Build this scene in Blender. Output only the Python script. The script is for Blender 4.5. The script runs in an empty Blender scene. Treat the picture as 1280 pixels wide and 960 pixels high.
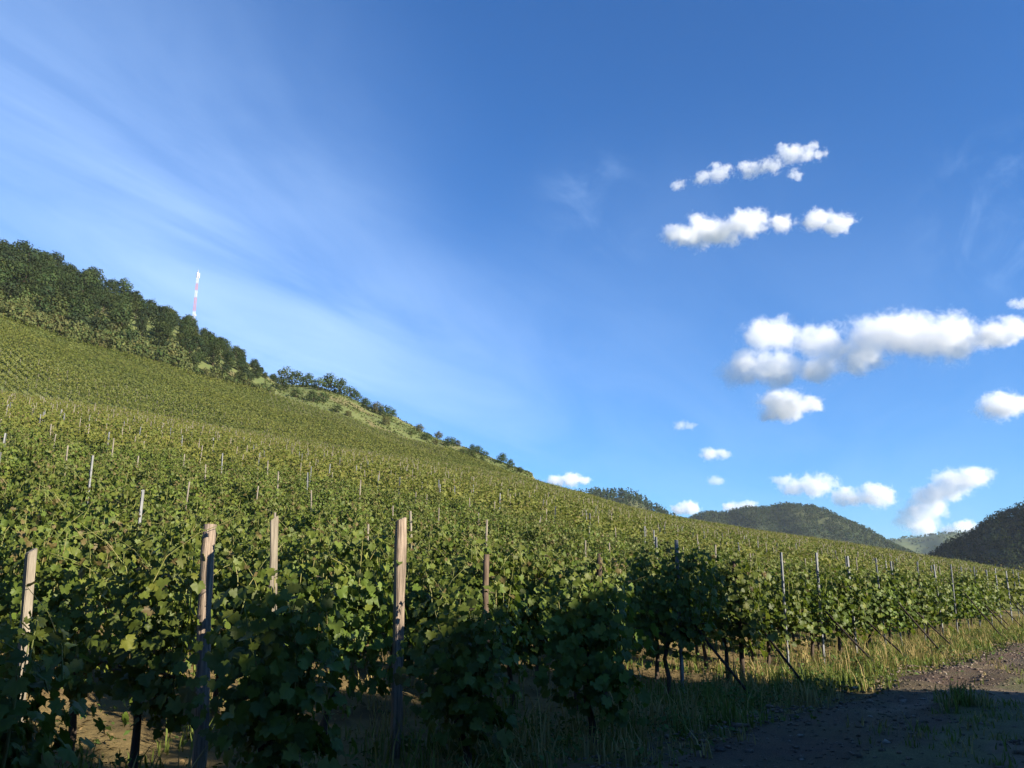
import bpy, bmesh, math, random
import numpy as np
from mathutils import Vector, Matrix
PI = math.pi
rad = math.radians
rng = np.random.default_rng(11)
random.seed(5)
C = bpy.context.scene.collection
SC = bpy.context.scene

# ------------------------------------------------------------------ camera, sky, sun, exposure
FPX, PITCH, CAM_H = 1020.0, rad(14.0), 1.5
SUN_AZ, SUN_EL = 121.0, 20.0              # azimuth clockwise from the view direction (+Y)
SUN_STRENGTH, SKY_STRENGTH, EXPOSURE = 5.0, 0.05, 1.36

cam = bpy.data.objects.new('camera', bpy.data.cameras.new('camera'))
C.objects.link(cam)
cam.location = (0, 0, CAM_H)
cam.rotation_euler = (PI/2 + PITCH, 0, 0)
cam.data.sensor_width = 36
cam.data.lens = 36*FPX/1280
cam.data.clip_start = 0.05
cam.data.clip_end = 60000
SC.camera = cam

world = bpy.data.worlds.new('World')
SC.world = world
world.use_nodes = True
sun_d = bpy.data.lights.new('sun', 'SUN')
sun_d.energy = SUN_STRENGTH
sun_d.angle = rad(0.5)
sun_d.color = (1.0, 0.89, 0.71)
sun = bpy.data.objects.new('sun', sun_d)
C.objects.link(sun)
to_sun = Vector((math.sin(rad(SUN_AZ))*math.cos(rad(SUN_EL)), math.cos(rad(SUN_AZ))*math.cos(rad(SUN_EL)), math.sin(rad(SUN_EL))))
sun.rotation_euler = to_sun.to_track_quat('Z', 'Y').to_euler()

SC.render.engine = 'CYCLES'
SC.view_settings.view_transform = 'Standard'
SC.view_settings.look = 'None'
SC.view_settings.gamma = 1
SC.view_settings.exposure = EXPOSURE
SC.view_settings.use_curve_mapping = False
cy = SC.cycles
cy.use_denoising = True
cy.denoiser = 'OPENIMAGEDENOISE'
cy.denoising_input_passes = 'RGB_ALBEDO_NORMAL'
cy.max_bounces = 10
cy.diffuse_bounces = 3
cy.glossy_bounces = 2
cy.transmission_bounces = 3
cy.volume_bounces = 14
cy.transparent_max_bounces = 8
cy.volume_max_steps = 256
cy.sample_clamp_indirect = 6
cy.caustics_reflective = cy.caustics_refractive = False


class NT:
    """small node-tree helper"""
    def __init__(s, nt):
        s.nt = nt
    def n(s, t, **kw):
        nd = s.nt.nodes.new(t)
        ins = kw.pop('ins', {})
        for k, v in kw.items():
            setattr(nd, k, v)
        for k, v in ins.items():
            s.put(nd.inputs[k], v)
        return nd
    def put(s, sock, v):
        if isinstance(v, bpy.types.NodeSocket):
            s.nt.links.new(v, sock)
        elif isinstance(v, bpy.types.Node):
            s.nt.links.new(v.outputs[0], sock)
        else:
            sock.default_value = v
    def m(s, op, a, b=0.0, c=0.0, clamp=False):
        nd = s.nt.nodes.new('ShaderNodeMath')
        nd.operation = op
        nd.use_clamp = clamp
        s.put(nd.inputs[0], a); s.put(nd.inputs[1], b); s.put(nd.inputs[2], c)
        return nd.outputs[0]
    def v(s, op, a, b=(0, 0, 0)):
        nd = s.nt.nodes.new('ShaderNodeVectorMath')
        nd.operation = op
        s.put(nd.inputs[0], a); s.put(nd.inputs[1], b)
        return nd.outputs['Value'] if op in ('DOT_PRODUCT', 'DISTANCE', 'LENGTH') else nd.outputs[0]
    def step(s, x, lo, hi):
        nd = s.nt.nodes.new('ShaderNodeMapRange')
        nd.interpolation_type = 'SMOOTHSTEP'
        s.put(nd.inputs[0], x); s.put(nd.inputs[1], lo); s.put(nd.inputs[2], hi)
        return nd.outputs[0]
    def noise(s, vec, scale, detail=4.0, rough=0.55, dist=0.0):
        nd = s.n('ShaderNodeTexNoise', ins={'Vector': vec, 'Scale': scale, 'Detail': detail, 'Roughness': rough, 'Distortion': dist})
        return nd.outputs[0]
    def mix(s, f, a, b, blend='MIX'):
        nd = s.nt.nodes.new('ShaderNodeMix')
        nd.data_type = 'RGBA'
        nd.blend_type = blend
        s.put(nd.inputs[0], f); s.put(nd.inputs[6], a); s.put(nd.inputs[7], b)
        return nd.outputs[2]


def pix(x, y):
    """photo pixel (1280 x 960) -> (azimuth in degrees, tangent of elevation)"""
    cx, cyy = x-640.0, 480.0-y
    up = cyy*math.cos(PITCH) + FPX*math.sin(PITCH)
    fw = FPX*math.cos(PITCH) - cyy*math.sin(PITCH)
    hd = math.hypot(cx, fw)
    return math.degrees(math.atan2(cx, fw)), up/hd


def direction(x, y):
    az, t = pix(x, y)
    d = Vector((math.sin(rad(az)), math.cos(rad(az)), t))
    return d.normalized()


def build_world():
    N = NT(world.node_tree)
    N.nt.nodes.clear()
    sky = N.n('ShaderNodeTexSky', sky_type='NISHITA', sun_disc=False)
    sky.sun_elevation = rad(SUN_EL)
    sky.sun_rotation = rad(SUN_AZ)
    sky.altitude = 200
    sky.air_density = 1.0
    sky.dust_density = 0.35
    sky.ozone_density = 2.2
    hsv = N.n('ShaderNodeMix', data_type='RGBA', blend_type='MULTIPLY')
    hsv.inputs[0].default_value = 1.0
    N.put(hsv.inputs[6], sky.outputs[0]); hsv.inputs[7].default_value = (0.43, 1.0, 1.68, 1)
    geo = N.n('ShaderNodeTexCoord').outputs['Generated']
    sep = N.n('ShaderNodeSeparateXYZ', ins={0: geo})
    z = N.m('MAXIMUM', sep.outputs[2], 0.02)
    # the layer of high cirrus, laid out on a level plane far above the ground
    px = N.m('DIVIDE', sep.outputs[0], N.m('ADD', z, 0.12))
    py = N.m('DIVIDE', sep.outputs[1], N.m('ADD', z, 0.12))
    plane = N.n('ShaderNodeCombineXYZ', ins={0: px, 1: py}).outputs[0]
    rot = N.n('ShaderNodeMapping', vector_type='TEXTURE', ins={'Vector': plane, 'Rotation': (0, 0, rad(62)), 'Scale': (2.3, 0.9, 1)}).outputs[0]
    wisps = N.noise(rot, 1.8, 10, 0.56, 1.0)
    soft = N.noise(plane, 0.55, 4, 0.5, 0.2)
    def lobe(x, y, wdeg, p=1.6):
        d = N.v('DOT_PRODUCT', geo, tuple(direction(x, y)))
        return N.m('POWER', N.step(d, math.cos(rad(wdeg)), 1.0), p)
    m = N.m('ADD', N.m('MULTIPLY', lobe(-120, 400, 41, 1.6), 1.25), N.m('MULTIPLY', lobe(230, 420, 22, 1.4), 0.6))
    m = N.m('ADD', m, N.m('MULTIPLY', lobe(530, 490, 14), 0.55))
    m = N.m('ADD', m, N.m('MULTIPLY', lobe(900, 680, 34), 0.4))
    m = N.m('ADD', m, N.m('MULTIPLY', lobe(750, 330, 11), 0.12))
    veil = N.m('MULTIPLY', m, N.m('ADD', N.m('MULTIPLY', N.step(wisps, 0.2, 0.8), 0.7), N.m('ADD', 0.16, N.m('MULTIPLY', N.step(soft, 0.25, 0.75), 0.3))))
    faint = N.m('ADD', N.m('MULTIPLY', lobe(752, 262, 6), 0.5), N.m('MULTIPLY', lobe(1268, 262, 7), 0.6))
    veil = N.m('ADD', veil, N.m('MULTIPLY', faint, N.step(N.noise(rot, 6.0, 8, 0.6, 0.8), 0.45, 0.8)))
    veil = N.m('MINIMUM', N.m('MULTIPLY', veil, 0.40), 0.8)
    col = N.mix(veil, hsv.outputs[2], (5.2, 7.4, 11.0, 1))
    bg = N.n('ShaderNodeBackground', ins={'Color': col, 'Strength': SKY_STRENGTH})
    out = N.n('ShaderNodeOutputWorld', ins={'Surface': bg})

build_world()

# ------------------------------------------------------------------ helpers
def tag(o, label=None, cat=None, group=None, kind=None):
    if label: o['label'] = label
    if cat: o['category'] = cat
    if group: o['group'] = group
    if kind: o['kind'] = kind
    return o

def link(name, data, parent=None):
    o = bpy.data.objects.new(name, data)
    C.objects.link(o)
    if parent is not None:
        o.parent = parent
    return o

def mesh_np(name, verts, faces, mat, cols=None, smooth=False):
    """faces: (n,k) int array or list of such arrays; cols: per-vertex rgb"""
    me = bpy.data.meshes.new(name)
    fl = faces if isinstance(faces, list) else [faces]
    fl = [np.asarray(f, np.int32) for f in fl if len(f)]
    nv = len(verts)
    me.vertices.add(nv)
    me.vertices.foreach_set('co', np.asarray(verts, np.float32).ravel())
    nl = sum(f.size for f in fl); nf = sum(len(f) for f in fl)
    me.loops.add(nl)
    me.loops.foreach_set('vertex_index', np.concatenate([f.ravel() for f in fl]))
    me.polygons.add(nf)
    tot = np.concatenate([np.full(len(f), f.shape[1], np.int32) for f in fl])
    st = np.concatenate([[0], np.cumsum(tot)[:-1]]).astype(np.int32)
    me.polygons.foreach_set('loop_start', st)
    me.polygons.foreach_set('loop_total', tot)
    if smooth:
        me.polygons.foreach_set('use_smooth', np.ones(nf, bool))
    if cols is not None:
        a = me.color_attributes.new('col', 'FLOAT_COLOR', 'POINT')
        c4 = np.ones((nv, 4), np.float32); c4[:, :3] = cols
        a.data.foreach_set('color', c4.ravel())
    me.materials.append(mat)
    me.update(calc_edges=True)
    me.validate()
    return me

def join_parts(parts):
    """parts: list of (verts, faces, cols) with the same face size per item -> verts, [faces], cols"""
    vs, fs, cs, off = [], [], [], 0
    for v, f, c in parts:
        vs.append(v); fs.append(np.asarray(f)+off); cs.append(np.broadcast_to(c, (len(v), 3))); off += len(v)
    return np.concatenate(vs), fs, np.concatenate(cs)

def tube_np(pts, radii, seg=7, cap=True):
    pts = np.asarray(pts, float); n = len(pts)
    vs = []
    for i in range(n):
        t = pts[min(i+1, n-1)]-pts[max(i-1, 0)]
        t = t/np.linalg.norm(t)
        a = np.cross(t, (0, 0, 1) if abs(t[2]) < 0.9 else (1, 0, 0)); a /= np.linalg.norm(a)
        b = np.cross(t, a)
        for k in range(seg):
            th = 2*PI*k/seg
            vs.append(pts[i]+radii[i]*(a*math.cos(th)+b*math.sin(th)))
    f = []
    for i in range(n-1):
        for k in range(seg):
            k2 = (k+1) % seg
            f.append((i*seg+k, i*seg+k2, (i+1)*seg+k2, (i+1)*seg+k))
    vs.append(pts[-1]); top = len(vs)-1
    tri = [((n-1)*seg+k, (n-1)*seg+(k+1) % seg, top, top) for k in range(seg)]
    return np.array(vs), np.array(f, int), np.array([t[:3] for t in tri], int)

def norm(a):
    return a/np.maximum(np.linalg.norm(a, axis=-1, keepdims=True), 1e-9)

def quads(cen, nrm, size, asp=0.8, droop=None):
    """one rhombus leaf per row"""
    n = len(cen)
    ref = norm(rng.normal(size=(n, 3)) + (np.array([0, 0, -0.8]) if droop is None else droop))
    e1 = norm(np.cross(nrm, ref)); e2 = np.cross(nrm, e1)
    s = np.asarray(size).reshape(-1, 1)*0.5
    b = nrm*s*0.25
    v = np.stack([cen-e2*s, cen+e1*s*asp+b, cen+e2*s, cen-e1*s*asp+b], 1).reshape(-1, 3)
    f = np.arange(4*n).reshape(-1, 4)
    return v, f

# ------------------------------------------------------------------ materials
def foliage_mat(name, trans=0.28, rough=0.55, spec=0.3, hue_var=0.0):
    m = bpy.data.materials.new(name); m.use_nodes = True
    N = NT(m.node_tree); N.nt.nodes.clear()
    at = N.n('ShaderNodeAttribute', attribute_name='col')
    oi = N.n('ShaderNodeObjectInfo')
    var = N.n('ShaderNodeHueSaturation', ins={'Hue': N.m('ADD', 0.5-hue_var/2, N.m('MULTIPLY', oi.outputs['Random'], hue_var)), 'Saturation': 1.0,
              'Value': N.m('ADD', 0.85, N.m('MULTIPLY', oi.outputs['Random'], 0.3)), 'Color': at.outputs['Color']})
    geo = N.n('ShaderNodeNewGeometry')
    mott = N.noise(geo.outputs['Position'], 55.0, 2)
    c = N.mix(N.m('MULTIPLY', mott, 0.5), var.outputs[0], (0.03, 0.04, 0.01, 1))
    bs = N.n('ShaderNodeBsdfPrincipled', ins={'Base Color': c, 'Roughness': rough, 'Specular IOR Level': spec})
    tr = N.n('ShaderNodeBsdfTranslucent', ins={'Color': N.mix(0.5, c, (0.16, 0.22, 0.02, 1))})
    mx = N.n('ShaderNodeMixShader', ins={0: trans, 1: bs.outputs[0], 2: tr.outputs[0]})
    N.n('ShaderNodeOutputMaterial', ins={'Surface': mx.outputs[0]})
    return m

def solid_mat(name, a, b, scale=8, rough=0.8, stretch=(1, 1, 1), bump=0.3, metal=0.0, bscale=None, coord='Object'):
    m = bpy.data.materials.new(name); m.use_nodes = True
    N = NT(m.node_tree); N.nt.nodes.clear()
    tc = N.n('ShaderNodeTexCoord').outputs[coord]
    mp = N.n('ShaderNodeMapping', ins={'Vector': tc, 'Scale': stretch}).outputs[0]
    f = N.noise(mp, scale, 6, 0.65)
    c = N.mix(N.step(f, 0.3, 0.7), (*a, 1), (*b, 1))
    bp = N.n('ShaderNodeBump', ins={'Strength': bump, 'Distance': 0.01, 'Height': N.noise(mp, bscale or scale*2.5, 5)})
    bs = N.n('ShaderNodeBsdfPrincipled', ins={'Base Color': c, 'Roughness': rough, 'Metallic': metal, 'Normal': bp.outputs[0], 'Specular IOR Level': 0.25})
    N.n('ShaderNodeOutputMaterial', ins={'Surface': bs.outputs[0]})
    return m

def attr_mat(name, rough=0.95, nscale=3.0, amount=0.5, bump=0.6, dark=(0.05, 0.045, 0.03), coarse=0.15):
    """vertex colours broken up by noise"""
    m = bpy.data.materials.new(name); m.use_nodes = True
    N = NT(m.node_tree); N.nt.nodes.clear()
    at = N.n('ShaderNodeAttribute', attribute_name='col')
    p = N.n('ShaderNodeNewGeometry').outputs['Position']
    f1 = N.noise(p, nscale, 8, 0.7); f2 = N.noise(p, coarse, 5, 0.6)
    c = N.mix(N.m('MULTIPLY', N.step(f1, 0.35, 0.75), amount), at.outputs['Color'], (*dark, 1))
    c = N.mix(N.m('MULTIPLY', N.step(f2, 0.35, 0.7), 0.35), c, (0.16, 0.15, 0.06, 1))
    bp = N.n('ShaderNodeBump', ins={'Strength': bump, 'Distance': 0.05, 'Height': N.noise(p, nscale*6, 8, 0.7)})
    bs = N.n('ShaderNodeBsdfPrincipled', ins={'Base Color': c, 'Roughness': rough, 'Normal': bp.outputs[0], 'Specular IOR Level': 0.1})
    N.n('ShaderNodeOutputMaterial', ins={'Surface': bs.outputs[0]})
    return m

M_LEAF = foliage_mat('vine_leaf', 0.32, 0.52, 0.25, 0.02)
M_FAR = foliage_mat('far_vine_leaf', 0.25, 0.6, 0.2)
M_TREE = foliage_mat('tree_leaf', 0.15, 0.85, 0.05, 0.03)
M_GRASS = foliage_mat('grass_blade', 0.25, 0.7, 0.15)
M_BARK = solid_mat('bark', (0.05, 0.035, 0.025), (0.14, 0.10, 0.07), 12, 0.95, (1, 1, 0.25), 0.9)
M_WOOD = solid_mat('weathered_wood', (0.11, 0.085, 0.066), (0.35, 0.275, 0.21), 38, 0.9, (1, 1, 0.06), 1.0)
M_WOODP = solid_mat('pale_wood', (0.13, 0.11, 0.088), (0.27, 0.235, 0.18), 34, 0.85, (1, 1, 0.08), 0.5)
M_DARKWOOD = solid_mat('dark_wood', (0.04, 0.030, 0.023), (0.10, 0.072, 0.052), 22, 0.9, (1, 1, 0.12), 0.7)
M_STEEL = solid_mat('galvanised_steel', (0.13, 0.135, 0.14), (0.21, 0.215, 0.22), 18, 0.65, (1, 1, 0.3), 0.15, 0.35)
M_SHOOT = solid_mat('green_shoot', (0.16, 0.20, 0.05), (0.24, 0.20, 0.08), 10, 0.6)
M_RED = solid_mat('red_paint', (0.40, 0.13, 0.11), (0.46, 0.18, 0.15), 0.4, 0.5)
M_WHITE = solid_mat('white_paint', (0.46, 0.46, 0.46), (0.56, 0.56, 0.56), 0.4, 0.5)
M_GREY = solid_mat('grey_equipment', (0.22, 0.23, 0.25), (0.35, 0.35, 0.37), 0.6, 0.5)
M_STONE = solid_mat('gravel_stone', (0.13, 0.11, 0.10), (0.34, 0.29, 0.26), 14, 0.9, coord='Generated')
M_GROUND = attr_mat('ground_soil', 0.95, 1.6, 0.55, 0.8)
M_TRACK = attr_mat('track_soil', 0.95, 5.0, 0.5, 0.9, (0.05, 0.04, 0.035), 0.6)
M_HILL = attr_mat('hill_cover', 0.95, 0.05, 0.3, 0.5, (0.03, 0.045, 0.02), 0.01)

# ------------------------------------------------------------------ terrain
AXIS = 39.0                                    # azimuth of the track; the rows climb at right angles to it
DV = np.array([math.sin(rad(AXIS)), math.cos(rad(AXIS))])
DU = np.array([-math.cos(rad(AXIS)), math.sin(rad(AXIS))])

def table(pts):
    t = sorted((AXIS-pix(x, y)[0], pix(x, y)[1]) for x, y in pts)
    return np.array([a for a, b in t]), np.array([b for a, b in t])
def by_x(pairs):
    t = sorted((AXIS-pix(x, 480)[0], v) for x, v in pairs)
    return np.array([a for a, b in t]), np.array([b for a, b in t])
EDGE = table([(-120, 352), (-60, 372), (0, 391), (100, 426), (200, 453), (290, 478), (340, 492), (420, 514), (500, 545), (560, 561), (620, 583), (655, 596), (705, 609)])
RIDGE = table([(-120, 260), (-60, 277), (0, 298), (50, 313), (100, 331), (150, 351), (200, 373), (250, 397), (300, 427), (350, 461), (400, 475), (430, 487), (460, 506), (490, 518), (550, 549), (600, 567), (630, 579), (655, 590), (705, 605)])
RIDGE_TREE = by_x([(-120, 8.0), (350, 7.5), (390, 3.0), (450, 1.2), (490, 0.2), (655, 0)])
R2T = by_x([(-120, 262), (0, 262), (200, 275), (350, 290), (500, 290), (655, 276), (705, 306)])
R3T = by_x([(-120, 415), (0, 415), (200, 400), (350, 380), (500, 350), (655, 302), (705, 322)])
PHI0 = AXIS-pix(705, 608)[0]
SL = 0.232

def plane_z(u):
    s = np.maximum(u-7.0, 0)
    z = SL*s*s/(s+3.0)
    return np.where(u < -4, np.maximum(-0.06*(-4-u), -8.0), z)

def uv_of(x, y):
    return x*DU[0]+y*DU[1], x*DV[0]+y*DV[1]

CREST = table([(655, 595), (727, 615), (790, 634), (830, 643), (870, 650), (1000, 669), (1110, 687), (1200, 701), (1280, 714)])
def lean(phi):
    """how much gentler the lower field gets towards its far end"""
    r = np.minimum(160.0/np.sin(np.radians(CREST[0])), 300.0)
    s = r*np.sin(np.radians(CREST[0]))-7.0
    have = (SL*s*s/(s+3.0)+2.2-CAM_H)/r
    g = np.clip((CREST[1]*r-2.2+CAM_H)/(have*r-2.2+CAM_H), 0.6, 1.2)
    return np.interp(phi, CREST[0], g)

def radii_at(phi):
    sp = np.maximum(np.sin(np.radians(np.clip(phi, 4, 176))), 0.07)
    r1 = np.minimum(160.0/sp, 300.0)
    hill = phi > PHI0
    r2 = np.where(hill, np.maximum(np.interp(phi, *R2T), r1+8), r1+20)
    r3 = np.where(hill, np.maximum(np.interp(phi, *R3T), r2+10), r1+45)
    return r1, r2, r3, sp, hill

def height(x, y):
    x = np.asarray(x, float); y = np.asarray(y, float)
    r = np.hypot(x, y); az = np.degrees(np.arctan2(x, y))
    phi = (AXIS-az+180) % 360-180
    u = x*DU[0]+y*DU[1]
    r1, r2, r3, sp, hill = radii_at(phi)
    z1 = plane_z(r1*np.sin(np.radians(phi)))*lean(phi)
    side = np.where(phi > 76, sp/math.sin(rad(76)), 1.0)
    z2 = np.where(hill, np.interp(phi, *EDGE)*side*r2+CAM_H-1.6, z1-2.5)
    z3 = np.where(hill, np.interp(phi, *RIDGE)*side*r3+CAM_H-np.interp(phi, *RIDGE_TREE), z1-9)
    b = np.clip((phi-PHI0)/2.2, 0, 1)            # the spur runs out into the plane
    z2 = np.where(hill, z1+(z2-z1)*b+(1-b)*(-2.5), z2)
    z3 = np.where(hill, z1+(z3-z1)*b+(1-b)*(-9), z3)
    zz = plane_z(u)*np.where((phi > 0) & (phi < 180), 1+(lean(phi)-1)*np.clip((r-10)/40, 0, 1), 1)
    t = np.clip((r-r1)/(r2-r1), 0, 1)
    za = z1+(z2-z1)*t
    t = np.clip((r-r2)/(r3-r2), 0, 1)
    zb = z2+(z3-z2)*(t*1.18-0.18*t*t)
    q = np.maximum(r-r3, 0)
    zc = np.maximum(z3-np.where(hill, 0.10, 0.22)*q*q/(q+60), -9)
    zu = np.where(r < r1, zz, np.where(r < r2, za, np.where(r < r3, zb, zc)))
    fade = np.clip((r-400)/300, 0, 1)
    zz = zz*(1-fade)+np.minimum(zz, -8)*fade
    z = np.where((phi > 0) & (phi < 180), zu, zz)
    bump = 0.05*np.sin(x*1.3+0.7*np.sin(y*0.9))*np.sin(y*1.1+1.0)+0.03*np.sin(x*3.1+y*1.7)*np.sin(y*2.7-x)
    return z + bump*np.clip((r-2)/4, 0.3, 1) + np.where(r > 150, 0.5*np.sin(x*0.09+np.sin(y*0.07))*np.sin(y*0.11), 0)

def H(x, y):
    return float(height(np.array([x]), np.array([y]))[0])

def field_mask(x, y):
    r = np.hypot(x, y); phi = AXIS-np.degrees(np.arctan2(x, y))
    u, v = uv_of(x, y)
    r1, r2, r3, sp, hill = radii_at(phi)
    gap = hill & (np.abs(r-r1-2) < 1.6) & (r2-r1 > 20)
    return np.where(hill, r < r2-1.5, r < r1+6) & (u > 4.0) & ~gap

def at_px(x, y, r):
    az, t = pix(x, y)
    return r*math.sin(rad(az)), r*math.cos(rad(az)), CAM_H+t*r

def build_ground():
    az = np.concatenate([np.arange(-46, 46, 0.3), np.arange(46, 314, 3.0)])
    rr = np.concatenate([[0.3], np.geomspace(1.0, 30, 120), np.geomspace(30.5, 460, 170), np.geomspace(480, 4100, 36)])
    A, R = np.meshgrid(np.radians(az), rr)
    X = R*np.sin(A); Y = R*np.cos(A)
    Z = height(X, Y)
    na, nr = len(az), len(rr)
    v = np.stack([X, Y, Z], -1).reshape(-1, 3)
    i = np.arange(nr-1)[:, None]*na; j = np.arange(na)[None, :]; j2 = (j+1) % na
    f = np.stack([i+j, i+j2, i+na+j2, i+na+j], -1).reshape(-1, 4)[:, ::-1]
    v = np.concatenate([v, [[0, 0, H(0, 0)]]]); c = len(v)-1
    tri = np.stack([np.full(na, c), (np.arange(na)+1) % na, np.arange(na)], -1)
    # natural colours of the ground by zone
    x, y = v[:, 0], v[:, 1]
    r = np.hypot(x, y); phi = AXIS-np.degrees(np.arctan2(x, y)); u, vv = uv_of(x, y)
    r1, r2, r3, sp, hill = radii_at(phi)
    col = np.zeros((len(v), 3)); col[:] = (0.13, 0.088, 0.042)
    nz = np.sin(x*2.1+np.sin(y*1.7))*np.sin(y*2.3+np.sin(x*1.9))
    grassy = (u > 4.2) & (nz > -0.1)
    col[grassy] = (0.15, 0.15, 0.05)
    dry = (u > 4.2) & (nz > 0.55)
    col[dry] = (0.30, 0.22, 0.10)
    col[(u > 4.6) & (r < 24) & (nz > -0.5)] = (0.22, 0.155, 0.07)
    col[(u > 4) & (r > 60)] = (0.12, 0.15, 0.045)
    slope = hill & (r > r2-4)
    nz2 = np.sin(x*0.11+np.sin(y*0.13))*np.sin(y*0.10+1)+0.4*np.sin(x*0.31)*np.sin(y*0.37)
    col[slope] = (0.135, 0.165, 0.05)
    col[slope & (nz2 > 0.25)] = (0.11, 0.145, 0.045)
    col[slope & (nz2 < -0.6)] = (0.17, 0.15, 0.065)
    col[(u < 4.2) & (r > 5)] = (0.12, 0.095, 0.045)
    col[(r > 600)] = (0.08, 0.12, 0.05)
    me = mesh_np('ground', v, [f, tri[:, ::-1]], M_GROUND, col, True)
    tag(link('ground', me), kind='structure')

build_ground()

def build_track():
    vs = np.concatenate([np.arange(-14, 30, 0.22), np.arange(30, 150, 1.5)])
    us = np.linspace(-0.2, 3.95, 28)
    V, U = np.meshgrid(vs, us, indexing='ij')
    U = U+np.where((us > 3.8)[None, :], 0.25*np.sin(V*1.3)+0.15*np.sin(V*3.7), 0)
    X = U*DU[0]+V*DV[0]; Y = U*DU[1]+V*DV[1]
    d = np.hypot(X, Y)
    rut = -0.045*np.exp(-((U-0.9)/0.32)**2)-0.045*np.exp(-((U-3.1)/0.32)**2)
    Z = height(X, Y)+0.05+0.0012*d+rut
    edge = np.minimum(us-us[0], us[-1]-us)
    Z -= np.clip(0.09-edge*0.4, 0, 0.09)[None, :]
    nv, nu = V.shape
    v = np.stack([X, Y, Z], -1).reshape(-1, 3)
    i = np.arange(nv-1)[:, None]*nu; j = np.arange(nu-1)[None, :]
    f = np.stack([i+j, i+j+1, i+nu+j+1, i+nu+j], -1).reshape(-1, 4)
    col = np.zeros((len(v), 3)); col[:] = (0.125, 0.086, 0.06)
    uu = U.reshape(-1); vv = V.reshape(-1)
    n = np.sin(vv*0.9+np.sin(uu*2.0))*np.sin(uu*1.7+0.5*np.sin(vv*1.1))
    mid = (np.abs(uu-2.0) < 0.5) & (n > -0.25)
    col[mid] = (0.15, 0.14, 0.07)
    col[n > 0.55] = (0.20, 0.145, 0.105)
    me = mesh_np('dirt_track', v, f, M_TRACK, col, True)
    tag(link('dirt_track', me), kind='structure')
    # loose stones
    ico = bmesh.new(); bmesh.ops.create_icosphere(ico, subdivisions=1, radius=1)
    iv = np.array([p.co[:] for p in ico.verts]); ifa = np.array([[q.index for q in p.verts] for p in ico.faces]); ico.free()
    n = 11000
    v0 = rng.uniform(1.5, 26, n)**1.0; u0 = rng.uniform(-1.1, 4.4, n)
    keep = rng.random(n) < np.where(np.abs(u0-2) < 0.45, 0.35, 1.0)
    v0, u0 = v0[keep], u0[keep]; n = len(v0)
    x = u0*DU[0]+v0*DV[0]; y = u0*DU[1]+v0*DV[1]
    s = rng.lognormal(math.log(0.0125), 0.5, n)
    d = np.hypot(x, y)
    rut = -0.045*np.exp(-((u0-0.9)/0.32)**2)-0.045*np.exp(-((u0-3.1)/0.32)**2)
    z = height(x, y)+0.05+0.0012*d+rut
    sc = np.stack([s*rng.uniform(0.8, 1.6, n), s*rng.uniform(0.8, 1.4, n), s*rng.uniform(0.4, 0.8, n)], -1)
    a = rng.uniform(0, 6.28, n)
    p = iv[None]*(1+0.25*rng.normal(size=(n, len(iv), 1)))*sc[:, None]
    px = p[..., 0]*np.cos(a)[:, None]-p[..., 1]*np.sin(a)[:, None]; py = p[..., 0]*np.sin(a)[:, None]+p[..., 1]*np.cos(a)[:, None]
    V3 = np.stack([px+x[:, None], py+y[:, None], p[..., 2]+z[:, None]+s[:, None]*0.2], -1).reshape(-1, 3)
    F = (ifa[None]+np.arange(n)[:, None, None]*len(iv)).reshape(-1, 3)
    g = rng.uniform(0.6, 1.5, (n, 1))*np.array([[0.20, 0.155, 0.125]])
    g[rng.random(n) < 0.03] = (0.42, 0.37, 0.32)
    me = mesh_np('gravel', V3, F, M_TRACK, np.repeat(g, len(iv), 0))
    tag(link('gravel', me), kind='stuff')

build_track()

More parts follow.
